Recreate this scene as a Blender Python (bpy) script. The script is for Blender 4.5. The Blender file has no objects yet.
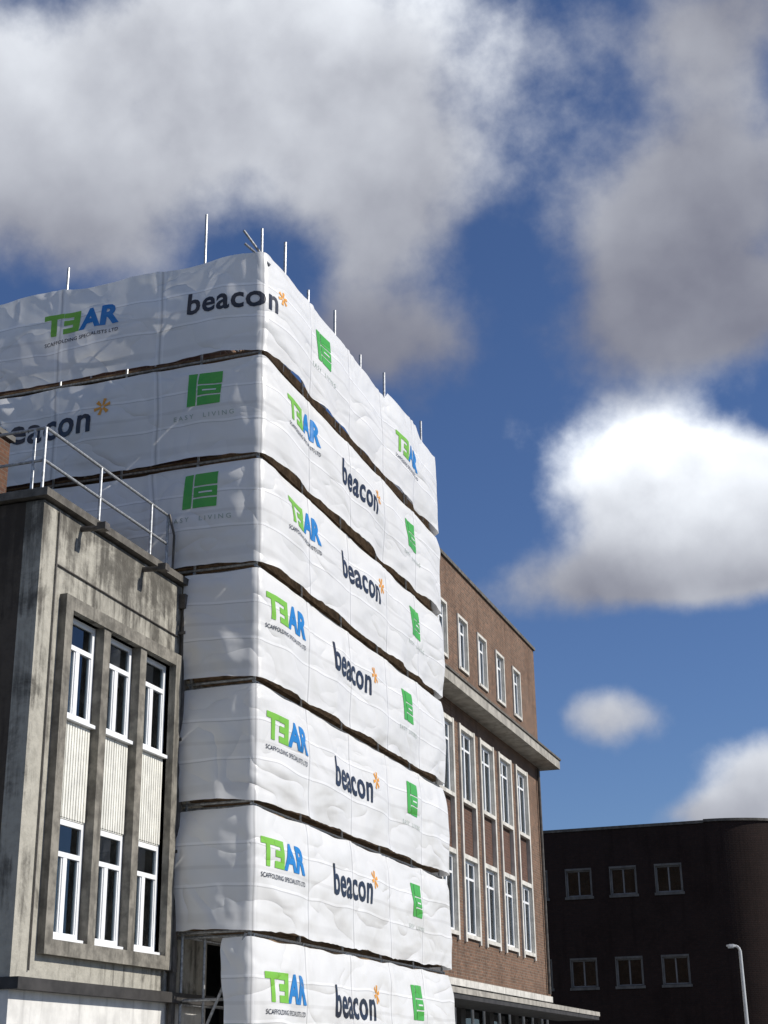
import bpy, bmesh, math, random
from mathutils import Vector, noise, Matrix
random.seed(4)
D2R=math.radians
scene=bpy.context.scene
scene.view_settings.view_transform='Standard'
scene.view_settings.look='None'
scene.view_settings.exposure=0

# ------------------------------------------------------------------ materials
def newmat(name):
    m=bpy.data.materials.new(name); m.use_nodes=True
    nt=m.node_tree; nt.nodes.clear()
    out=nt.nodes.new('ShaderNodeOutputMaterial')
    return m,nt,out
def N(nt,t,**kw):
    n=nt.nodes.new(t)
    for k,v in kw.items(): setattr(n,k,v)
    return n
def L(nt,a,b): nt.links.new(a,b)
def mathn(nt,op,a,b=None,c=None,clamp=False):
    n=nt.nodes.new('ShaderNodeMath'); n.operation=op; n.use_clamp=clamp
    for i,v in enumerate((a,b,c)):
        if v is None: continue
        if isinstance(v,(int,float)): n.inputs[i].default_value=v
        else: nt.links.new(v,n.inputs[i])
    return n.outputs[0]
def mixc(nt,f,a,b,bt='MIX'):
    n=nt.nodes.new('ShaderNodeMix'); n.data_type='RGBA'; n.blend_type=bt
    for sock,v in ((n.inputs[0],f),(n.inputs[6],a),(n.inputs[7],b)):
        if isinstance(v,(int,float)): sock.default_value=v
        elif isinstance(v,(tuple,list)): sock.default_value=(*v,1) if len(v)==3 else v
        else: nt.links.new(v,sock)
    return n.outputs[2]
def ramp(nt,f,a,b,ca=0.0,cb=1.0):
    n=nt.nodes.new('ShaderNodeMapRange'); n.interpolation_type='SMOOTHSTEP'
    nt.links.new(f,n.inputs[0])
    n.inputs[1].default_value=a; n.inputs[2].default_value=b; n.inputs[3].default_value=ca; n.inputs[4].default_value=cb
    return n.outputs[0]
def noisen(nt,vec,scale,detail=4,rough=.55,dist=0):
    n=nt.nodes.new('ShaderNodeTexNoise'); n.inputs['Scale'].default_value=scale
    n.inputs['Detail'].default_value=detail; n.inputs['Roughness'].default_value=rough
    n.inputs['Distortion'].default_value=dist
    nt.links.new(vec,n.inputs['Vector']); return n.outputs['Fac']
def coords(nt,sc=(1,1,1)):
    tc=N(nt,'ShaderNodeTexCoord'); mp=N(nt,'ShaderNodeMapping'); mp.inputs['Scale'].default_value=sc
    L(nt,tc.outputs['Object'],mp.inputs[0]); return mp.outputs[0]

def simple(name,col,rough=.7,var=.15,nscale=3,streak=0,bump=.0,metal=0,spec=.3,dark=None):
    m,nt,out=newmat(name); b=N(nt,'ShaderNodeBsdfPrincipled')
    L(nt,b.outputs[0],out.inputs[0]); b.inputs['Roughness'].default_value=rough
    b.inputs['Metallic'].default_value=metal; b.inputs['Specular IOR Level'].default_value=spec
    v=coords(nt); f=noisen(nt,v,nscale,5,.6)
    dk=tuple(c*(1-2*var) for c in col); lt=tuple(min(1,c*(1+var)) for c in col)
    c=mixc(nt,ramp(nt,f,.3,.7),dk,lt)
    if streak:
        vs=coords(nt,(5,5,.35)); fs=noisen(nt,vs,1.2,5,.6)
        c=mixc(nt,mathn(nt,'MULTIPLY',ramp(nt,fs,.5,.75),streak),c,dark or tuple(x*.35 for x in col))
    L(nt,c,b.inputs['Base Color'])
    if bump:
        bp=N(nt,'ShaderNodeBump'); bp.inputs['Strength'].default_value=bump; bp.inputs['Distance'].default_value=.02
        L(nt,noisen(nt,v,25,4,.6),bp.inputs['Height']); L(nt,bp.outputs[0],b.inputs['Normal'])
    return m

def brick(name,c1,c2,mortar,dirt=.3,streak=0,lt=.5):
    m,nt,out=newmat(name); b=N(nt,'ShaderNodeBsdfPrincipled'); L(nt,b.outputs[0],out.inputs[0])
    b.inputs['Roughness'].default_value=.88; b.inputs['Specular IOR Level'].default_value=.2
    tc=N(nt,'ShaderNodeTexCoord'); sp=N(nt,'ShaderNodeSeparateXYZ'); L(nt,tc.outputs['Object'],sp.inputs[0])
    cb=N(nt,'ShaderNodeCombineXYZ')
    L(nt,mathn(nt,'ADD',sp.outputs[0],sp.outputs[1]),cb.inputs[0]); L(nt,sp.outputs[2],cb.inputs[1])
    br=N(nt,'ShaderNodeTexBrick'); L(nt,cb.outputs[0],br.inputs['Vector'])
    br.inputs['Scale'].default_value=1; br.inputs['Brick Width'].default_value=.225; br.inputs['Row Height'].default_value=.075
    br.inputs['Mortar Size'].default_value=.008; br.inputs['Mortar Smooth'].default_value=.3
    br.inputs['Color1'].default_value=(*c1,1); br.inputs['Color2'].default_value=(*c2,1); br.inputs['Mortar'].default_value=(*mortar,1)
    br.inputs['Bias'].default_value=-.1
    f=noisen(nt,tc.outputs['Object'],.7,5,.65)
    c=mixc(nt,mathn(nt,'MULTIPLY',ramp(nt,f,.42,.7),dirt),br.outputs['Color'],tuple(x*.4 for x in c1))
    f2=noisen(nt,cb.outputs[0],7,3,.7)
    c=mixc(nt,ramp(nt,f2,.5,.72,0,lt),c,tuple(min(1,x*1.9) for x in c1))
    if streak:
        vs=coords(nt,(3,3,.25)); c=mixc(nt,ramp(nt,noisen(nt,vs,1.3,4,.6),.5,.75,0,streak),c,tuple(x*.35 for x in c1))
    L(nt,c,b.inputs['Base Color'])
    bp=N(nt,'ShaderNodeBump'); bp.inputs['Strength'].default_value=.5; bp.inputs['Distance'].default_value=.01
    L(nt,mathn(nt,'SUBTRACT',1,br.outputs['Fac']),bp.inputs['Height']); L(nt,bp.outputs[0],b.inputs['Normal'])
    return m

def render_wall(name,base,stain,zt,top=.9):
    m,nt,out=newmat(name); b=N(nt,'ShaderNodeBsdfPrincipled'); L(nt,b.outputs[0],out.inputs[0])
    b.inputs['Roughness'].default_value=.9; b.inputs['Specular IOR Level'].default_value=.15
    v=coords(nt); n1=noisen(nt,v,1.1,8,.7,.5); n2=noisen(nt,v,5,6,.7)
    vs=coords(nt,(4,4,.3)); n3=noisen(nt,vs,1.3,6,.65)
    sp=N(nt,'ShaderNodeSeparateXYZ'); L(nt,v,sp.inputs[0])
    h=ramp(nt,sp.outputs[2],zt-2.4,zt-.1,0,1)
    d=mathn(nt,'ADD',mathn(nt,'MULTIPLY',h,.42),mathn(nt,'MULTIPLY',mathn(nt,'SUBTRACT',n1,.5),2.6))
    d=mathn(nt,'ADD',d,mathn(nt,'MULTIPLY',mathn(nt,'SUBTRACT',n3,.5),2.3))
    d=mathn(nt,'ADD',d,.26)
    c=mixc(nt,ramp(nt,d,.12,.85,0,top),base,stain)
    c=mixc(nt,ramp(nt,n2,.4,.7,.0,.45),c,tuple(x*.5 for x in base))
    L(nt,c,b.inputs['Base Color'])
    bp=N(nt,'ShaderNodeBump'); bp.inputs['Strength'].default_value=.5; bp.inputs['Distance'].default_value=.02
    L(nt,noisen(nt,v,18,4,.7),bp.inputs['Height']); L(nt,bp.outputs[0],b.inputs['Normal'])
    return m

def glassmat():
    m,nt,out=newmat('window_glass_mat')
    g=N(nt,'ShaderNodeBsdfGlossy'); g.inputs['Roughness'].default_value=.02; g.inputs['Color'].default_value=(.9,.95,1,1)
    t=N(nt,'ShaderNodeBsdfTransparent'); t.inputs['Color'].default_value=(.55,.6,.6,1)
    fr=N(nt,'ShaderNodeFresnel'); fr.inputs['IOR'].default_value=1.6
    v=coords(nt); bp=N(nt,'ShaderNodeBump'); bp.inputs['Strength'].default_value=.06; bp.inputs['Distance'].default_value=.05
    L(nt,noisen(nt,v,1.3,2),bp.inputs['Height']); L(nt,bp.outputs[0],g.inputs['Normal'])
    mx=N(nt,'ShaderNodeMixShader'); L(nt,mathn(nt,'ADD',fr.outputs[0],.03),mx.inputs[0]); L(nt,t.outputs[0],mx.inputs[1]); L(nt,g.outputs[0],mx.inputs[2])
    L(nt,mx.outputs[0],out.inputs[0]); return m

def sheetbump(nt):
    v=coords(nt)
    tc=N(nt,'ShaderNodeTexCoord')
    mp=N(nt,'ShaderNodeMapping'); mp.inputs['Rotation'].default_value=(.7,.2,.1); mp.inputs['Scale'].default_value=(1,.55,1.3); L(nt,tc.outputs['Object'],mp.inputs[0])
    n1=noisen(nt,mp.outputs[0],1.1,1.6,.45,.5)
    r1=mathn(nt,'POWER',mathn(nt,'ADD',mathn(nt,'ABSOLUTE',mathn(nt,'SUBTRACT',n1,.5)),.001),.75)
    n2=noisen(nt,v,4,1.5,.5,.3)
    h=mathn(nt,'ADD',mathn(nt,'MULTIPLY',r1,1.0),mathn(nt,'MULTIPLY',n2,.08))
    bp=N(nt,'ShaderNodeBump'); bp.inputs['Strength'].default_value=.75; bp.inputs['Distance'].default_value=.13
    L(nt,h,bp.inputs['Height']); return bp.outputs[0]
def sheetmat(name,col,lines=True,trans=.28):
    m,nt,out=newmat(name)
    v=coords(nt); c=None
    nz=noisen(nt,v,1.1,5,.65)
    c=mixc(nt,ramp(nt,nz,.45,.75,0,.35 if lines else .15),col,tuple(x*.84 for x in col))
    if lines:
        sp=N(nt,'ShaderNodeSeparateXYZ'); L(nt,v,sp.inputs[0])
        wob=mathn(nt,'MULTIPLY',mathn(nt,'SUBTRACT',noisen(nt,v,.8,1),.5),.14)
        zz=mathn(nt,'ADD',wob,sp.outputs[2])
        fr=mathn(nt,'FRACT',mathn(nt,'DIVIDE',mathn(nt,'SUBTRACT',zz,1.79),2.0))
        # faint shadows of the guard-rail tubes and boards behind, painted into the sheet colour
        for pos,wd,am in ((.475,.020,.22),(.10,.05,.16)):
            c=mixc(nt,ramp(nt,mathn(nt,'ABSOLUTE',mathn(nt,'SUBTRACT',fr,pos)),wd*.4,wd,am,0),c,(.45,.44,.42))
        for pos in (.34,.67):
            msk=mathn(nt,'LESS_THAN',mathn(nt,'ABSOLUTE',mathn(nt,'SUBTRACT',fr,pos)),.010)
            c=mixc(nt,mathn(nt,'MULTIPLY',msk,.8),c,(.97,.97,.97))
            msk2=mathn(nt,'LESS_THAN',mathn(nt,'ABSOLUTE',mathn(nt,'SUBTRACT',fr,pos-.016)),.004)
            c=mixc(nt,mathn(nt,'MULTIPLY',msk2,.45),c,(.4,.4,.4))
        t=mathn(nt,'ADD',mathn(nt,'ADD',mathn(nt,'ADD',sp.outputs[0],sp.outputs[1]),9.66-21.63+21.1),mathn(nt,'MULTIPLY',wob,.7))
        fs=mathn(nt,'FRACT',mathn(nt,'DIVIDE',t,2.11))
        dd=mathn(nt,'MINIMUM',fs,mathn(nt,'SUBTRACT',1,fs))
        c=mixc(nt,ramp(nt,dd,.004,.014,.6,0),c,(.42,.42,.43))
        d2=mathn(nt,'ABSOLUTE',mathn(nt,'SUBTRACT',dd,.03))
        c=mixc(nt,ramp(nt,d2,.004,.010,.5,0),c,(.95,.95,.95))  # slight highlight beside each seam, painted as a paler line
    d=N(nt,'ShaderNodeBsdfPrincipled'); d.inputs['Roughness'].default_value=.36; d.inputs['Specular IOR Level'].default_value=.5
    L(nt,c,d.inputs['Base Color']); t=N(nt,'ShaderNodeBsdfTranslucent'); L(nt,c,t.inputs['Color'])
    nb=sheetbump(nt); L(nt,nb,d.inputs['Normal']); L(nt,nb,t.inputs['Normal'])
    mx=N(nt,'ShaderNodeMixShader'); mx.inputs[0].default_value=trans
    L(nt,d.outputs[0],mx.inputs[1]); L(nt,t.outputs[0],mx.inputs[2]); L(nt,mx.outputs[0],out.inputs[0]); return m

M={}
M['sheet']=sheetmat('scaffold_sheeting_mat',(.84,.84,.83),True,.22)
M['ink_navy']=sheetmat('ink_navy',(.016,.020,.035),False,.02)
M['ink_green']=sheetmat('ink_green',(.07,.40,.06),False,.1)
M['ink_lime']=sheetmat('ink_lime',(.20,.50,.05),False,.1)
M['ink_blue']=sheetmat('ink_blue',(.02,.21,.55),False,.1)
M['ink_orange']=sheetmat('ink_orange',(.80,.36,.04),False,.1)
M['ink_grey']=sheetmat('ink_grey',(.42,.48,.43),False,.1)
M['ink_white']=sheetmat('ink_white',(.82,.82,.82),False,.2)
M['steel']=simple('galvanised_steel',(.42,.43,.44),.45,.2,20,metal=.6,spec=.5)
M['board']=simple('timber_board',(.24,.16,.095),.85,.25,6,bump=.3)
M['render']=render_wall('weathered_render',(.41,.39,.335),(.058,.053,.046),9.5)
M['render_shaded']=render_wall('weathered_render_shaded_side',(.095,.078,.062),(.04,.033,.028),9.5,.8)  # side wall's shade is put into this darker base colour, stains on top
M['stone']=simple('stone_surround',(.215,.20,.17),.85,.25,4,1.0,.3)
M['coping']=simple('concrete_coping',(.13,.12,.105),.9,.2,5,.5,.3)
M['whitewall']=simple('white_painted_wall',(.66,.65,.62),.7,.08,3,.4,.1)
M['fluted']=simple('fluted_panel',(.74,.73,.67),.6,.06,4,.25)
M['upvc']=simple('white_window_frame',(.80,.81,.82),.35,.03,3,.12)
M['aluframe']=simple('grey_window_frame',(.20,.20,.20),.5,.1,3)
M['glass']=glassmat()
M['room']=simple('dark_room',(.03,.03,.032),.9,.3,1)
M['curtain']=simple('curtain_cloth',(.34,.34,.33),.9,.1,2,.5)
M['brick']=brick('brown_brick',(.185,.107,.070),(.115,.072,.050),(.21,.185,.15),.45,.5)
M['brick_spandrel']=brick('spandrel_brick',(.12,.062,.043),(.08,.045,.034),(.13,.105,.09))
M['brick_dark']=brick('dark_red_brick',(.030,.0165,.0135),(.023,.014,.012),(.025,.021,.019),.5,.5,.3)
M['brick_red']=brick('chimney_brick',(.13,.065,.04),(.10,.05,.035),(.13,.11,.09))
M['concrete']=simple('concrete_ledge',(.36,.34,.30),.85,.15,3,.7,.3)
M['conc_dark']=simple('sooty_concrete',(.14,.135,.125),.85,.15,3,.5,.2)
M['pale']=simple('pale_stone',(.60,.58,.53),.8,.1,4,.5,.2)
M['dark']=simple('dark_fascia',(.045,.042,.04),.6,.2,3)
M['pipe']=simple('painted_pipe',(.10,.09,.08),.5,.2,6)
M['roof']=simple('roof_felt',(.08,.08,.08),.9,.2,2)
M['asphalt']=simple('asphalt',(.05,.05,.052),.9,.25,30,bump=.4)
M['paving']=simple('paving',(.24,.23,.21),.85,.15,8,bump=.3)
M['kerb']=simple('kerb_stone',(.30,.29,.27),.8,.1,8)
M['paint']=simple('road_paint',(.75,.75,.72),.6,.1,10)
M['lamp_grey']=simple('lamp_column_paint',(.60,.61,.61),.4,.05,6,metal=.1)
M['lens']=simple('lamp_lens',(.7,.7,.68),.2,.02,6)
M['ground']=simple('ground_mat',(.13,.13,.12),.95,.2,.6)

# ------------------------------------------------------------------ builder
class Obj:
    def __init__(s,name):
        s.e=bpy.data.objects.new(name,None); scene.collection.objects.link(s.e); s.p={}; s.tf=lambda a,d,z:(a,d,z)
    def X(s,x0): s.tf=lambda a,d,z:(x0+d,a,z); return s      # facade looking +X, a=y
    def Y(s,y0): s.tf=lambda a,d,z:(a,y0-d,z); return s      # facade looking -Y, a=x
    def W(s): s.tf=lambda a,d,z:(a,d,z); return s
    def part(s,n,mat):
        if n not in s.p: s.p[n]=([],[],mat,[False])
        return s.p[n]
    def box(s,n,mat,a0,a1,d0,d1,z0,z1):
        V,F,_,_s=s.part(n,mat); p=s.tf(a0,d0,z0); q=s.tf(a1,d1,z1)
        x0,x1=sorted((p[0],q[0])); y0,y1=sorted((p[1],q[1])); zz0,zz1=sorted((z0,z1)); b=len(V)
        V+= [(x0,y0,zz0),(x1,y0,zz0),(x1,y1,zz0),(x0,y1,zz0),(x0,y0,zz1),(x1,y0,zz1),(x1,y1,zz1),(x0,y1,zz1)]
        F+= [tuple(b+i for i in f) for f in ((0,3,2,1),(4,5,6,7),(0,1,5,4),(1,2,6,5),(2,3,7,6),(3,0,4,7))]
    def tube(s,n,mat,p,q,r,r2=None,seg=8):
        V,F,_,_s=s.part(n,mat); p=Vector(p); q=Vector(q); r2=r if r2 is None else r2
        ax=(q-p).normalized(); u=ax.orthogonal().normalized(); w=ax.cross(u); b=len(V)
        for c,rr in ((p,r),(q,r2)):
            for i in range(seg):
                t=2*math.pi*i/seg; V.append(tuple(c+u*math.cos(t)*rr+w*math.sin(t)*rr))
        for i in range(seg):
            j=(i+1)%seg; F.append((b+i,b+j,b+seg+j,b+seg+i))
        F.append(tuple(b+i for i in reversed(range(seg)))); F.append(tuple(b+seg+i for i in range(seg)))
    def raw(s,n,mat,verts,faces):
        V,F,_,_s=s.part(n,mat); b=len(V); V+=[tuple(v) for v in verts]; F+=[tuple(b+i for i in f) for f in faces]
    def wall(s,n,mat,a0,a1,z0,z1,th,ops):
        A=sorted({a0,a1,*[o[0] for o in ops],*[o[1] for o in ops]}); Z=sorted({z0,z1,*[o[2] for o in ops],*[o[3] for o in ops]})
        for j in range(len(Z)-1):
            run=None
            for i in range(len(A)-1):
                ca=(A[i]+A[i+1])/2; cz=(Z[j]+Z[j+1])/2
                hole=any(o[0]<ca<o[1] and o[2]<cz<o[3] for o in ops)
                if not hole: run=A[i] if run is None else run
                if run is not None and (hole or i==len(A)-2):
                    s.box(n,mat,run,A[i] if hole else A[i+1],-th,0,Z[j],Z[j+1]); run=None
    def window(s,a0,a1,z0,z1,d,kind='T',fw=.06,curtain=None,fm='upvc'):
        B=lambda *k:s.box('window_frames',M[fm],*k)
        B(a0,a0+fw,d-.07,d,z0,z1); B(a1-fw,a1,d-.07,d,z0,z1)
        B(a0+fw,a1-fw,d-.07,d-.002,z0,z0+fw); B(a0+fw,a1-fw,d-.07,d-.002,z1-fw,z1)
        h=z1-z0; c=(a0+a1)/2
        if kind=='T':
            zt=z0+h*.70; B(a0+fw,a1-fw,d-.06,d+.008,zt-.035,zt+.035)
            B(c-.05,c+.05,d-.06,d+.004,z0+fw,zt-.035)
            for (l,r) in ((a0+fw,c-.05),(c+.05,a1-fw)):
                B(l,l+.03,d-.05,d-.012,z0+fw,zt-.035); B(r-.03,r,d-.05,d-.012,z0+fw,zt-.035)
        elif kind=='M':
            zt=z0+h*.76; B(c-.045,c+.045,d-.06,d+.004,z0+fw,z1-fw)
            B(a0+fw,c-.045,d-.06,d-.006,zt-.03,zt+.03); B(c+.045,a1-fw,d-.06,d-.006,zt-.03,zt+.03)
        elif kind=='C':
            B(c-.03,c+.03,d-.06,d+.004,z0+fw,z1-fw)
        s.box('window_glass',M['glass'],a0+fw,a1-fw,d-.036,d-.030,z0+fw,z1-fw)
        if curtain is None: curtain=random.random()
        w=a1-a0-2*fw
        if curtain<.3:
            n=10
            for sd in (0,1):
                cw=w*random.uniform(.12,.3)
                for i in range(n):
                    t=i/n*cw; l=a0+fw+t if sd==0 else a1-fw-t-cw/n
                    s.box('curtains',M['curtain'],l,l+cw/n,d-.16-(i%2)*.03,d-.14-(i%2)*.03,z0,z1)
        elif curtain<.55:
            s.box('curtains',M['curtain'],a0+fw,a1-fw,d-.15,d-.14,z1-h*random.uniform(.15,.5),z1)
    def done(s):
        for n,(V,F,mat,sm) in s.p.items():
            me=bpy.data.meshes.new(n); me.from_pydata(V,[],F); me.materials.append(mat); me.validate(); 
            bm=bmesh.new(); bm.from_mesh(me); bmesh.ops.recalc_face_normals(bm,faces=bm.faces); bm.to_mesh(me); bm.free()
            o=bpy.data.objects.new(n,me); scene.collection.objects.link(o); o.parent=s.e
        return s.e

# ------------------------------------------------------------------ ground
def sheet_obj(name,x0,x1,y0,y1,z,mat):
    me=bpy.data.meshes.new(name); me.from_pydata([(x0,y0,z),(x1,y0,z),(x1,y1,z),(x0,y1,z)],[],[(0,1,2,3)]); me.materials.append(mat)
    o=bpy.data.objects.new(name,me); scene.collection.objects.link(o); return o
sheet_obj('ground',-600,600,-600,900,0,M['ground'])
sheet_obj('road',-4.0,5.0,-80,120,.004,M['asphalt'])
pv=Obj('pavement'); pv.box('slabs',M['paving'],-11,-4.2,-60,60,.006,.12); pv.box('kerb',M['kerb'],-4.2,-4.0,-60,60,.006,.13); pv.done()
pv=Obj('pavement'); pv.box('slabs',M['paving'],5.2,9,-60,60,.006,.12); pv.box('kerb',M['kerb'],5.0,5.2,-60,60,.006,.13); pv.done()
rm=Obj('road_markings')
for i in range(24): rm.box('dashes',M['paint'],.45,.55,-40+i*6,-38+i*6,.0045,.008)
rm.done()

FX=-11.0
# ------------------------------------------------------------------ left rendered building
b=Obj('rendered_office_building')
y0,y1=17.1,22.85
b.X(FX)
b.wall('front_wall',M['render'],y0,y1,2.9,9.45,.3,[(17.88,21.15,3.42,8.0)])
b.wall('ground_floor_wall',M['whitewall'],y0,y1,0,2.75,.3,[(18.0,20.4,.1,2.3)])
b.box('string_course',M['dark'],y0-.05,y1,-.3,.16,2.75,2.9)
b.box('string_course',M['dark'],18.0,20.4,-.28,-.1,.1,.5)
b.window(18.0,20.4,.5,2.3,-.12,'C')
b.box('coping',M['coping'],y0-.1,y1,-.35,.10,9.48,9.60)
st=M['stone']
b.box('stone_surround',st,17.68,17.88,-.2,.12,3.22,8.20)
b.box('stone_surround',st,21.15,21.35,-.2,.12,3.22,8.20)
b.box('stone_surround',st,17.88,21.15,-.2,.117,8.0,8.20)
b.box('stone_surround',st,17.88,21.15,-.2,.117,3.22,3.42)
cols=[(17.88,18.84),(19.04,19.99),(20.19,21.15)]
for f0,f1 in ((18.84,19.04),(19.99,20.19)): b.box('stone_surround',st,f0,f1,-.2,.09,3.42,8.0)
for i,(a0,a1) in enumerate(cols):
    for (z0,z1) in ((6.46,8.0),(3.42,5.08)):
        b.window(a0+.012,a1-.012,z0+.05,z1-.01,-.06,'T',.075,curtain=[.9,.2,.4][i] if z0>5 else [.2,.9,.2][i])
        b.box('window_sills',M['upvc'],a0+.003,a1-.003,-.16,.03,z0+.0,z0+.05)
    b.box('spandrel_back',M['fluted'],a0+.002,a1-.002,-.2,-.06,5.08,6.46)
    n=13; w=(a1-a0-.02)/n
    for k in range(n): b.box('fluted_panels',M['fluted'],a0+.01+k*w,a0+.01+k*w+w*.68,-.06,-.042,5.10,6.44)
for yy,zz in ((18.15,9.36),(20.1,9.34)):
    b.W(); b.tube('roof_outlets',M['pipe'],(FX-.05,yy,zz),(FX+.34,yy,zz-.03),.045)
    b.box('roof_outlets',M['pipe'],FX+.30,FX+.44,yy-.07,yy+.07,zz-.07,zz+.04)
b.tube('downpipe',M['pipe'],(FX+.07,21.47,0),(FX+.07,21.47,9.3),.05)
b.tube('downpipe',M['upvc'],(FX+.06,21.58,0),(FX+.06,21.58,9.0),.035)
for z in (1.5,3.2,5,6.8,8.6): b.box('downpipe',M['pipe'],FX,FX+.13,21.40,21.54,z,z+.05)
b.box('cable_box',M['pipe'],FX+.0,FX+.12,21.38,21.52,9.05,9.3)
b.tube('cables',M['pipe'],(FX+.02,17.5,3.0),(FX+.02,17.5,9.4),.012); b.tube('cables',M['pipe'],(FX+.02,17.5,8.6),(FX+.02,21.4,8.55),.012)
b.Y(y0)
b.wall('side_wall',M['render_shaded'],-24,-11.3,0,9.45,.3,[(-16.5,-15.2,5.2,7.2),(-20.5,-19.2,5.2,7.2)])
for a in (-16.5,-20.5): b.window(a,a+1.3,5.2,7.2,-.1,'T')
b.box('coping',M['coping'],-24,-11.35,-.35,.10,9.482,9.602)
b.W()
b.box('wall_light',M['pipe'],-12.1,-11.95,16.98,17.1,4.75,5.0)
b.box('core',M['room'],-23.9,-11.7,17.6,22.8,0,9.0)
b.box('roof',M['roof'],-24,-11.3,17.4,22.85,9.0,9.12)
R=.024
gx,gy=FX-.22,17.35
posts=[17.35,19.0,20.7,21.3]
for yy in posts:
    b.tube('guard_rail',M['steel'],(gx,yy,9.1),(gx,yy,10.72),R)
for zz in (10.72,10.2): 
    b.tube('guard_rail',M['steel'],(gx,gy,zz),(gx,21.3,zz),R); b.tube('guard_rail',M['steel'],(gx,gy,zz),(-23,gy,zz),R)
b.tube('guard_rail',M['steel'],(gx-.18,gy,9.1),(gx-.18,gy,10.72),R)
for xx in (-13.2,-15,-17,-19,-21): b.tube('guard_rail',M['steel'],(xx,gy,9.1),(xx,gy,10.72),R)
hp=[(gx+.05,21.3,9.2),(gx+.10,21.35,9.8),(gx+.12,21.32,10.35),(gx+.05,21.25,10.72)]
for p,q in zip(hp,hp[1:]): b.tube('guard_rail_hoop',M['pipe'],p,q,.022)
b.done()
c=Obj('brick_chimney'); c.box('stack',M['brick_red'],-15.1,-13.36,18.5,19.6,9.12,11.75); c.box('cap',M['conc_dark'],-15.16,-13.30,18.44,19.66,11.75,11.85)
for x in (-14.7,-13.8): c.tube('pots',M['brick_red'],(x,19.05,11.85),(x,19.05,12.15),.14,.11,12)
c.done()

# ------------------------------------------------------------------ brick building
b=Obj('brick_office_building'); b.X(FX)
E=47.5; ws=38.0; P=2.03
ks=[k for k in range(-7,4)]
ops=[]
for k in ks:
    a=ws+P*k; ops+= [(a,a+1.5,8.5,10.6),(a,a+1.5,5.0,7.15),(a+.25,a+1.25,12.2,13.8),(a,a+1.5,7.15,8.5)]
b.wall('front_wall',M['brick'],22.9,E,3.95,15.1,.3,ops)
for k in ks:
    a=ws+P*k
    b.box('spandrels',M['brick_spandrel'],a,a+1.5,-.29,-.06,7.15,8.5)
    for (z0,z1) in ((8.5,10.6),(5.0,7.15)):
        b.window(a+.14,a+1.36,z0+.1,z1-.12,-.05,'M',.08)
        b.box('stone_surrounds',M['pale'],a+.13,a+1.37,-.2,.07,z0,z0+.1)
        b.box('stone_surrounds',M['pale'],a+.13,a+1.37,-.2,.05,z1-.12,z1)
    b.box('stone_surrounds',M['pale'],a,a+.13,-.2,.06,4.9,10.62); b.box('stone_surrounds',M['pale'],a+1.37,a+1.5,-.2,.06,4.9,10.62)
    b.window(a+.33,a+1.17,12.28,13.72,-.06,'M',.07)
    b.box('stone_surrounds',M['pale'],a+.25,a+.33,-.2,.04,12.2,13.8); b.box('stone_surrounds',M['pale'],a+1.17,a+1.25,-.2,.04,12.2,13.8)
    b.box('stone_surrounds',M['pale'],a+.33,a+1.17,-.2,.037,13.72,13.8); b.box('stone_surrounds',M['pale'],a+.33,a+1.17,-.2,.06,12.2,12.28)
b.box('ledge',M['concrete'],22.9,E+.35,-.1,.62,11.08,11.36)
b.box('ledge_flashing',M['coping'],22.9,E+.38,-.1,.66,11.36,11.42)
b.box('roof_coping',M['coping'],22.9,E+.05,-.35,.06,15.1,15.2)
b.box('stone_band',M['pale'],22.9,E+.02,-.3,.05,3.78,3.95)
b.box('canopy',M['dark'],30.0,E+.6,.051,1.35,3.25,3.45); b.box('canopy_edge',M['concrete'],30.0,E+.62,1.35,1.38,3.36,3.48)
for k in range(9):
    a=24+k*2.7; b.box('shopfront',M['dark'],a,a+.4,-.3,0,0,3.78); b.window(a+.4,min(a+2.7,E),.1,3.7,-.12,'C',.07,.9)
b.box('end_wall',M['brick'],E-.3,E,-12,-.3,0,15.1)
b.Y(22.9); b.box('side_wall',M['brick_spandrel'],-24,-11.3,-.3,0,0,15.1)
b.W(); b.box('core',M['room'],-23.9,-11.8,23.3,E-.5,0,14.8); b.box('roof',M['roof'],-24,-11.3,23.2,E-.3,14.8,14.95)
b.tube('downpipe',M['pipe'],(FX+.08,E-.5,4),(FX+.08,E-.5,11),.05)
b.done()

# ------------------------------------------------------------------ dark brick building with rounded corner
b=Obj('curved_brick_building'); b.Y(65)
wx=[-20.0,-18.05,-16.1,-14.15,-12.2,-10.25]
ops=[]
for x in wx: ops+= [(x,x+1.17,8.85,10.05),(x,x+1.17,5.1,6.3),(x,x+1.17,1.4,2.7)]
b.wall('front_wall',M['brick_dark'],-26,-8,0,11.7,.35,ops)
for o in ops:
    b.window(o[0]+.05,o[1]-.05,o[2]+.07,o[3]-.04,-.10,'C',.05,.9,fm='aluframe')
    b.box('window_sills',M['conc_dark'],o[0]-.05,o[1]+.05,-.2,.05,o[2]-.06,o[2]+.05)
    b.box('window_lintels',M['conc_dark'],o[0],o[0]+.05,-.2,.015,o[2]+.05,o[3]); b.box('window_lintels',M['conc_dark'],o[1]-.05,o[1],-.2,.015,o[2]+.05,o[3])
    b.box('window_lintels',M['conc_dark'],o[0],o[1],-.2,.02,o[3]-.04,o[3]+.05)
b.box('coping',M['coping'],-26,-8,-.4,.05,11.7,11.82)
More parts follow.
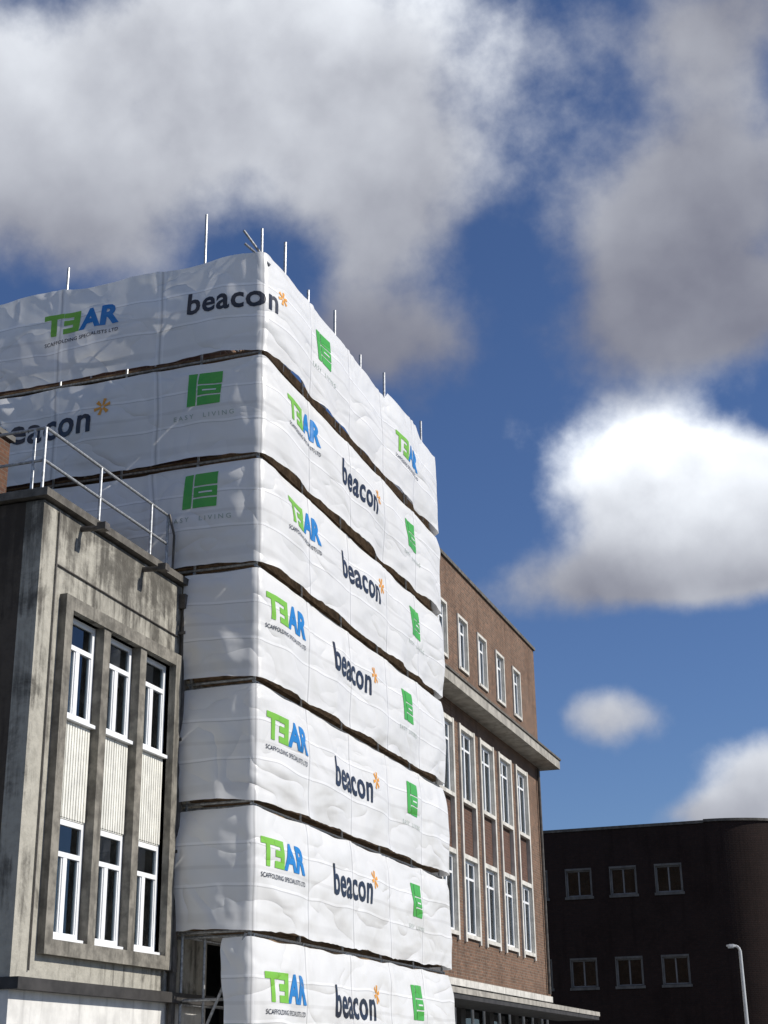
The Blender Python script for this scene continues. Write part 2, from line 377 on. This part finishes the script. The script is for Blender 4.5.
def arcwall(n,mat,cx,cy,r,th,z0,z1,seg=40,a0=-90,a1=0):
    V=[];F=[]
    for i in range(seg+1):
        t=D2R(a0+(a1-a0)*i/seg)
        for rr in (r,r-th):
            for z in (z0,z1): V.append((cx+rr*math.cos(t),cy+rr*math.sin(t),z))
    for i in range(seg):
        q=i*4; p=q+4
        F+= [(q,p,p+1,q+1),(q+1,p+1,p+3,q+3),(q+3,p+3,p+2,q+2),(q+2,p+2,p,q)]
    b.raw(n,mat,V,F)
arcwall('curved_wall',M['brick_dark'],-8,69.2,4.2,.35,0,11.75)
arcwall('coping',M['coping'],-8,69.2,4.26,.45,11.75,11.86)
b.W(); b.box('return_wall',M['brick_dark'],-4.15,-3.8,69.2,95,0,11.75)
b.box('core',M['room'],-25,-8.5,65.6,94,0,11.3); b.box('roof',M['roof'],-25,-4.3,69.3,94,11.3,11.45)
b.done()

# ------------------------------------------------------------------ street lamp
b=Obj('street_lamp'); lx,ly=-4.72,44.0
b.tube('column',M['lamp_grey'],(lx,ly,.12),(lx,ly,1.3),.09,.085,12); b.tube('column',M['lamp_grey'],(lx,ly,1.3),(lx,ly,4.85),.06,.045,12)
b.tube('base',M['lamp_grey'],(lx,ly,.12),(lx,ly,.2),.14,.12,12)
pts=[(lx,ly,4.85),(lx-.03,ly,4.93),(lx-.08,ly,4.97),(lx-.13,ly,4.98)]
for p,q in zip(pts,pts[1:]): b.tube('arm',M['lamp_grey'],p,q,.035)
hd=[(-.10,.05,4.96,5.01),(-.17,.08,4.95,5.03),(-.27,.09,4.96,5.03),(-.36,.05,4.97,5.01)]
V=[];F=[]
for dx,w,za,zb in hd: V+= [(lx+dx,ly-w,za),(lx+dx,ly+w,za),(lx+dx,ly+w*.7,zb),(lx+dx,ly-w*.7,zb)]
for i in range(3):
    q=i*4
    for j in range(4): F.append((q+j,q+(j+1)%4,q+4+(j+1)%4,q+4+j))
F+= [(3,2,1,0),(12,13,14,15)]
b.raw('lantern',M['lamp_grey'],V,F); b.box('lens',M['lens'],lx-.32,lx-.17,ly-.06,ly+.06,4.925,4.95)
b.done()

# ------------------------------------------------------------------ scaffold
CX,CY=-9.66,21.63; LEN=10.25; ZB=1.79
S=Obj('scaffolding')
def nz(x,y,z): return noise.noise(Vector((x,y,z)))
def base(s):
    r=.10
    if s<=-r: return Vector((CX+s,CY,0)),Vector((0,-1,0))
    if s<r:
        t=(s+r)/(2*r); a=D2R(-90+90*t)
        n=Vector((math.cos(a),math.sin(a),0)); return Vector((CX-r,CY+r,0))+n*r, n
    if s<=LEN: return Vector((CX,CY+s,0)),Vector((1,0,0))
    return Vector((CX-(s-LEN),CY+LEN,0)),Vector((0.3,1,0)).normalized()
BAY=2.11
def bayf(s): return abs(math.sin(math.pi*s/BAY))
def ridge(a): return 1-2.0*math.sqrt(a*a+.002)
def off(s,v,k):
    t=bayf(s)
    o=.02+(.065+.06*t**1.2)*math.sin(math.pi*min(1,max(0,v*.86+.10)))
    z=v*2
    o+=.05*nz(s*.6,z*.5,k*7.3)
    o+=.044*ridge(nz(s*.65+z*.65,z*.6-s*.33,k*3.1))
    o+=.011*ridge(nz(s*1.4-z*1.3,z*1.2+s*.5,k*5.7+9))
    if s<-.2: 
        o+=.030*ridge(nz(s*1.3+z*1.2,z*.8-s*.9,k*8.1+4))*min(1,(-s-.2)/.3)
    fr=(s/BAY)%1.0; dd=min(fr,1-fr)
    o+=.012*math.exp(-dd*dd/.02)*math.sin(s*22+z*2)*v
    o+=.06*(1-v)**6*(.7+1.3*nz(s*1.2,3.3,k*2.2))
    if k<6: o*=1-.5*max(0,(v-.85)/.15)**2
    c=math.exp(-(s/.35)**2)
    o=o*(1-.55*c)+.02
    return max(o,.02)
def zlims(s,k):
    t=bayf(s); zb=ZB+2*k; zt=zb+2
    b0=zb-.005+.03*t+.03*nz(s*.9,k*4.4,1.7)+.015*nz(s*5,k,2)
    t0=zt-.09-.03*t+.025*nz(s*1.6,k*9.1,6)
    if k==6:
        t0=zt-.05*t+.07*nz(s*.8,4,2)+(.2*min(1,(s-6.6)/.15)*min(1,(9.0-s)/.3) if 6.6<s<9.0 else 0)
    return b0,t0
def Pk(s,z,k,extra=0):
    b0,t0=zlims(s,k); v=min(1,max(0,(z-b0)/(t0-b0)))
    p,n=base(s); p=p+n*(off(s,v,k)+extra); p.z=z; return p
for k in range(7):
    sl={0:-.42,1:-1.30,2:-1.33,3:-1.28}.get(k,-9.2 if k>=4 else -1.3)
    sr=LEN+1.2
    nc=int((sr-sl)/.045); nr=42; V=[];F=[]
    for i in range(nc+1):
        s=sl+(sr-sl)*i/nc
        b0,t0=zlims(s,k)
        for j in range(nr+1):
            v=j/nr; z=b0+(t0-b0)*v; ss=s
            if k<4 and s<sl+.3: ss=s+.05*math.sin(v*5+k*2)*(1-(s-sl)/.3)+.04*nz(v*4,k,1)
            p,n=base(ss); p=p+n*off(ss,v,k); p.z=z; V.append(p)
    for i in range(nc):
        for j in range(nr):
            q=i*(nr+1)+j; F.append((q,q+nr+1,q+nr+2,q+1))
    me=bpy.data.meshes.new('sheeting_band'); me.from_pydata([tuple(v) for v in V],[],F); me.materials.append(M['sheet'])
    me.polygons.foreach_set('use_smooth',[True]*len(F)); me.update()
    o=bpy.data.objects.new('sheeting_band_%d'%(k+1),me); scene.collection.objects.link(o); o.parent=S.e

tb=.0242; st=M['steel']; xi=-10.88; xo=CX-.06
ys=[CY+.08+BAY*i*.955 for i in range(6)]
for i,y in enumerate(ys):
    S.tube('standards',st,(xo,y,.12),(xo+random.uniform(-.03,.03),y,16.35 if i==0 else 15.8),tb); S.tube('standards',st,(xi,y,.12),(xi,y+random.uniform(-.03,.03),[16.9,16.3,15.8,16.1,16.3,16.0][i]),tb)
    for k in range(8):
        z=ZB+2*k-.06
        S.tube('transoms',st,(xi-.1,y+.06,z),(xo+.04,y+.06,z),tb)
for ss,tp in ((1.2,16.72),(2.4,16.3),(3.9,16.6),(5.4,16.3),(7.0,16.6),(9.7,16.55),(8.5,16.2)):
    S.tube('standards',st,(xo-.06,CY+ss,13),(xo-.04,CY+ss+random.uniform(-.04,.04),tp),.029)
xs=[-13.8,-12.4,-15.9,-18.2]
for x in xs:
    for yy in (CY+.07,CY+1.15): S.tube('standards',st,(x,yy,9.15),(x,yy,16.35 if x==-13.8 else 15.7),tb)
for k in range(8):
    z=ZB+2*k
    for zz in ((z-.045,z+.95) if k<7 else (z-.1,)):
        S.tube('ledgers',st,(xo,CY+.02,zz),(xo,CY+LEN+.0,zz),tb); S.tube('ledgers',st,(xi,CY+.05,zz),(xi,CY+LEN+.0,zz),tb)
        xl=-19 if k>=4 else -11.0
        S.tube('ledgers',st,(xl,CY+.06,zz+.05),(xo+.02,CY+.06,zz+.05),tb)
        if k>=4: S.tube('ledgers',st,(xl,CY+1.15,zz+.05),(xi,CY+1.15,zz+.05),tb)
    if k<7:
        for j in range(5):
            x0=xi+.04+j*.224
            S.box('boards',M['board'],x0,x0+.218,CY+.10,CY+LEN-.02,z+.06+.002*j,z+.098+.002*j)
        S.box('toe_boards',M['board'],xo-.075,xo-.035,CY+.1,CY+LEN-.05,z+.10,z+.30)
        if k>=1: S.box('toe_boards',M['board'],xo-.02,xo+.02,CY+.1,CY+LEN-.05,z-.11,z-.075)
        if k>=4:
            for j in range(5): S.box('boards',M['board'],-19,xi,CY+.10+j*.228,CY+.10+j*.228+.222,z+.06+.002*j,z+.098+.002*j)
        elif k>=1:
            S.box('toe_boards',M['board'],-10.98,xo-.08,CY+.10,CY+.13,z+.10,z+.24)
S.tube('braces',st,(-10.95,CY-.02,1.2),(-9.75,CY-.02,3.75),tb)
S.tube('braces',st,(-10.6,CY+.3,.12),(-10.6,CY+.3,3.9),tb)
S.tube('braces',st,(xo-.25,CY-.15,15.95),(xo+.15,CY+.1,15.55),tb); S.tube('braces',st,(xo-.22,CY-.28,16.15),(xo-.0,CY+.4,15.75),tb)
for k in range(0,6,2): S.tube('braces',st,(xo-.06,ys[0],ZB+2*k),(xo-.06,ys[2],ZB+2*k+4),tb)
for i,y in enumerate(ys):
    for x in (xo,xi):
        for z in (14.85,15.5): S.box('couplers',M['steel'],x-.05,x+.05,y-.05,y+.05,z,z+.1)
        S.box('base_plates',M['steel'],x-.08,x+.08,y-.08,y+.08,.121,.13)

# ------------------------------------------------------------------ printed logos
def text_bm(body,w=None,h=None,bold=0,shear=0,space=1,mirror=False):
    cu=bpy.data.curves.new('t','FONT'); cu.body=body; cu.size=1; cu.offset=bold; cu.shear=shear; cu.space_character=space; cu.resolution_u=3
    ob=bpy.data.objects.new('t',cu); scene.collection.objects.link(ob)
    dg=bpy.context.evaluated_depsgraph_get(); dg.update()
    me=bpy.data.meshes.new_from_object(ob.evaluated_get(dg))
    vs=[v.co.copy() for v in me.vertices]; fs=[tuple(p.vertices) for p in me.polygons]
    bpy.data.objects.remove(ob); bpy.data.curves.remove(cu); bpy.data.meshes.remove(me)
    x0=min(v.x for v in vs); x1=max(v.x for v in vs); y0=min(v.y for v in vs); y1=max(v.y for v in vs)
    sx=(w/(x1-x0)) if w else h/(y1-y0); sy=(h/(y1-y0)) if h else sx
    vs=[((v.x-x0)*sx,(v.y-y0)*sy) for v in vs]
    if mirror:
        W=(x1-x0)*sx; vs=[(W-a,c) for a,c in vs]; fs=[tuple(reversed(f)) for f in fs]
    return vs,fs
def shift(g,dx,dy): return [(a+dx,c+dy) for a,c in g[0]],g[1]
def rect(x0,y0,x1,y1): return [(x0,y0),(x1,y0),(x1,y1),(x0,y1)],[(0,1,2,3)]
def cut(g,step=.045):
    bm=bmesh.new(); vv=[bm.verts.new((a,c,0)) for a,c in g[0]]
    for f in g[1]:
        try: bm.faces.new([vv[i] for i in f])
        except Exception: pass
    xs_=[a for a,_ in g[0]]; ys_=[c for _,c in g[0]]
    for ax,lo,hi in ((0,min(xs_),max(xs_)),(1,min(ys_),max(ys_))):
        t=math.floor(lo/step)*step+step
        while t<hi:
            co=(t,0,0) if ax==0 else (0,t,0); no=(1,0,0) if ax==0 else (0,1,0)
            bmesh.ops.bisect_plane(bm,geom=bm.verts[:]+bm.edges[:]+bm.faces[:],plane_co=co,plane_no=no,dist=1e-5); t+=step
    bm.verts.index_update()
    r=([(v.co.x,v.co.y) for v in bm.verts],[tuple(v.index for v in f.verts) for f in bm.faces]); bm.free(); return r
def center(parts):
    allx=[a for _,g,_2 in parts for a,_ in g[0]]; cx=(min(allx)+max(allx))/2
    return [(m,cut(shift(g,-cx,0)),l) for m,g,l in parts]
star=[]
SX=2.22
for i in range(6):
    a=math.pi*i/3+.26; ca,sa=math.cos(a),math.sin(a); r0,r1,w0,w1=.03,.17,.018,.036
    star.append(('ink_orange',([(SX+ca*r0-sa*w0,.47+sa*r0+ca*w0),(SX+ca*r0+sa*w0,.47+sa*r0-ca*w0),(SX+ca*r1+sa*w1,.47+sa*r1-ca*w1),(SX+ca*r1-sa*w1,.47+sa*r1+ca*w1)],[(0,1,2,3)]),0))
WORD=center([('ink_navy',text_bm('beacon',2.02,.54,.022,0,1.06),0)]+star)
TEAR=center([('ink_lime',shift(text_bm('T',.42,.45,.045,0),0,.18),0),
  ('ink_lime',shift(text_bm('E',.35,.45,.05,0,1,True),.42,.18),0),
  ('ink_blue',shift(text_bm('A',.48,.45,.045,0),.77,.18),0),
  ('ink_blue',shift(text_bm('R',.40,.45,.045,0),1.24,.18),0),
  ('ink_navy',text_bm('SCAFFOLDING SPECIALISTS LTD',1.64,.075,.008,0,1.05),0)])
g=.66
SQ=center([('ink_green',rect(0,.24,.17,.24+g),0),('ink_green',rect(.20,.24,.64,.41),0),('ink_green',rect(.20,.44,.64,.63),0),('ink_green',rect(.20,.66,.64,.24+g),0),
  ('ink_white',rect(.30,.51,.55,.54),1),('ink_grey',shift(text_bm('EASY  LIVING',1.15,.085,.006,0,1.5),-.25,0),0)])
def place(kind,s,zc,k,sc=1,rot=0):
    for mat,gg,lift in {'w':WORD,'t':TEAR,'g':SQ}[kind]:
        hh={'w':.25,'t':.30,'g':.5}[kind]
        V=[]
        for (a,c) in gg[0]:
            c=c-hh; a2=a*sc; c2=c*sc+a*rot
            V.append(tuple(Pk(s+a2,zc+c2,k,.009+lift*.004)))
        S.raw('print_'+{'w':'wordmark','t':'contractor','g':'square'}[kind]+'_'+mat,M[mat],V,gg[1])
def zc(k,f=.52): return ZB+2*k+2*f
place('g',2.65,zc(6,.58),6); place('t',7.75,zc(6,.5),6)
place('t',1.7,zc(5,.60),5); place('w',4.75,zc(5,.52),5,1,.02); place('g',8.0,zc(5,.55),5)
place('t',1.7,zc(4,.6),4,1,.01); place('w',4.85,zc(4,.56),4); place('g',8.15,zc(4,.55),4)
place('t',.98,zc(3,.60),3); place('w',4.25,zc(3,.55),3,1,-.02); place('g',7.45,zc(3,.54),3)
place('t',1.05,zc(2,.58),2,1,-.01); place('w',4.3,zc(2,.5),2); place('g',7.6,zc(2,.58),2)
place('t',.93,zc(1,.56),1); place('w',4.2,zc(1,.55),1,1,.015); place('g',7.85,zc(1,.57),1)
place('t',1.1,zc(0,.54),0); place('w',4.3,zc(0,.53),0); place('g',7.7,zc(0,.58),0)
place('w',-.38,zc(6,.53),6,.86); place('t',-3.62,zc(6,.55),6,1.0)
place('g',-1.02,zc(5,.63),5); place('w',-4.1,zc(5,.54),5,1.02)
place('g',-1.02,zc(4,.65),4); place('w',-4.2,zc(4,.35),4)
S.done()

# ------------------------------------------------------------------ sun + sky
el,azm=D2R(36),D2R(12)
Sd=Vector((math.cos(el)*math.cos(azm),math.cos(el)*math.sin(azm),math.sin(el)))
ld=bpy.data.lights.new('sun','SUN'); ld.energy=4.9; ld.angle=D2R(.5); ld.color=(1,.95,.87)
lo=bpy.data.objects.new('sun',ld); scene.collection.objects.link(lo); lo.rotation_euler=Sd.to_track_quat('Z','Y').to_euler(); lo.location=(40,20,40)

w=bpy.data.worlds.new('World'); scene.world=w; w.use_nodes=True; nt=w.node_tree; nt.nodes.clear()
out=N(nt,'ShaderNodeOutputWorld'); bg=N(nt,'ShaderNodeBackground'); bg.inputs[1].default_value=.1; L(nt,bg.outputs[0],out.inputs[0])
sky=N(nt,'ShaderNodeTexSky'); sky.sky_type='NISHITA'; sky.sun_disc=False; sky.sun_elevation=el; sky.sun_rotation=math.pi/2-azm
sky.air_density=1.0; sky.dust_density=.3; sky.ozone_density=3.0
tc=N(nt,'ShaderNodeTexCoord'); Dv=tc.outputs['Generated']
f=noisen(nt,Dv,6.0,8,.56,.0)
va=N(nt,'ShaderNodeVectorMath'); va.operation='ADD'; L(nt,Dv,va.inputs[0]); va.inputs[1].default_value=tuple(Sd*.025+Vector((0,0,.02)))
f2=noisen(nt,va.outputs[0],6.0,4,.5,.0)
CAZ=-18.9
# az(rel), el, half-az, half-el, density, brightness, vertical gradient
blobs=[
 (-4.5,37.8,7.4,4.8,1.05,.76,.12),(-13,35.5,7.5,4.0,.9,.52,.2),(-13.5,31,7.0,2.6,.75,.30,.2),(.2,33.4,3.0,4.0,.75,.36,.2),(-.5,27.8,4.6,1.6,.5,.20,.1),
 (13.8,31.0,4.8,4.4,1.0,.29,.25),(14.8,27.4,4.2,1.9,.85,.25,.2),(16.0,38.4,5.0,2.2,.60,.32,.1),
 (12.4,20.9,3.6,2.5,1.35,.90,.25),(15.6,20.0,3.4,2.6,1.25,.72,.25),(8.2,17.9,4.0,1.4,.70,.38,.2),(13.5,18.2,4,1.1,.8,.38,.2),
 (8.9,12.9,2.3,1.2,.78,.44,.15),(14.4,10.2,2.8,1.8,.95,.60,.15),(12.0,9.0,2.4,.8,.75,.48,.1),
 (160,36,26,16,1.0,.42,.1),(215,38,30,16,1.0,.42,.1),(60,55,14,9,.9,.6,.1)]  # first two: unseen clouds behind the camera, added to brighten the -Y faces
Ssum=None;Bs=None
def dot(v):
    n=N(nt,'ShaderNodeVectorMath'); n.operation='DOT_PRODUCT'; L(nt,Dv,n.inputs[0]); n.inputs[1].default_value=tuple(v); return n.outputs['Value']
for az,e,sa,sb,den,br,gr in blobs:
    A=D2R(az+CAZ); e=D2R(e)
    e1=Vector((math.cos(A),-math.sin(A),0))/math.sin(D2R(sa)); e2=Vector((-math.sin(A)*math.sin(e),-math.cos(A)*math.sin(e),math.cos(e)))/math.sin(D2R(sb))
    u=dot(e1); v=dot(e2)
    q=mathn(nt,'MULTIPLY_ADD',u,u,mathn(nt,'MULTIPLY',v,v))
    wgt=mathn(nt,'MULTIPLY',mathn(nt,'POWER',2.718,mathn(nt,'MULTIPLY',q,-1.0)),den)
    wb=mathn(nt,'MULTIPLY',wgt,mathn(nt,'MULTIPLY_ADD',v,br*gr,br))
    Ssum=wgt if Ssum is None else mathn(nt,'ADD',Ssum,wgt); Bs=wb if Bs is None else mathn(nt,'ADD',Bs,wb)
Bn=mathn(nt,'DIVIDE',Bs,mathn(nt,'ADD',Ssum,.001))
Sc=mathn(nt,'MINIMUM',Ssum,1.2)
d=mathn(nt,'ADD',Sc,mathn(nt,'MULTIPLY',mathn(nt,'SUBTRACT',f,.5),2.3))
mask=ramp(nt,d,.27,.88)
lit=mathn(nt,'MULTIPLY',mathn(nt,'SUBTRACT',f,f2),2.0)
edge=ramp(nt,d,.35,1.5,.14,-.06)
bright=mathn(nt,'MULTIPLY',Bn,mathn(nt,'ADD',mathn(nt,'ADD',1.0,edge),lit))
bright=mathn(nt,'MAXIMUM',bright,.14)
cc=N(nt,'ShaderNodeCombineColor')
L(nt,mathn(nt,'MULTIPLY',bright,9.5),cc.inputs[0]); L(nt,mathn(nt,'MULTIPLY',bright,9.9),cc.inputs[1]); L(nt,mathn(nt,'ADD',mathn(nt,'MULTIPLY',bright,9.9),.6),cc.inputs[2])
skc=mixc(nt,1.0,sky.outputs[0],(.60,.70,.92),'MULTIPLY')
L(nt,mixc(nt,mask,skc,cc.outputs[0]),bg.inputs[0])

# ------------------------------------------------------------------ camera
cd=bpy.data.cameras.new('camera'); cam=bpy.data.objects.new('camera',cd); scene.collection.objects.link(cam); scene.camera=cam
cd.sensor_fit='VERTICAL'; cd.sensor_height=36; cd.lens=1480/1024*36; cd.clip_end=3000; cd.clip_start=.1
yaw=D2R(18.9); pit=D2R(21.0); rho=-.015
fwd=Vector((-math.sin(yaw)*math.cos(pit),math.cos(yaw)*math.cos(pit),math.sin(pit)))
rt=Vector((math.cos(yaw),math.sin(yaw),0)); up=rt.cross(fwd)
r2=rt*math.cos(rho)+up*math.sin(rho); u2=up*math.cos(rho)-rt*math.sin(rho)
m=Matrix((r2,u2,-fwd)).transposed().to_4x4(); m.translation=Vector((0,0,1.6)); cam.matrix_world=m
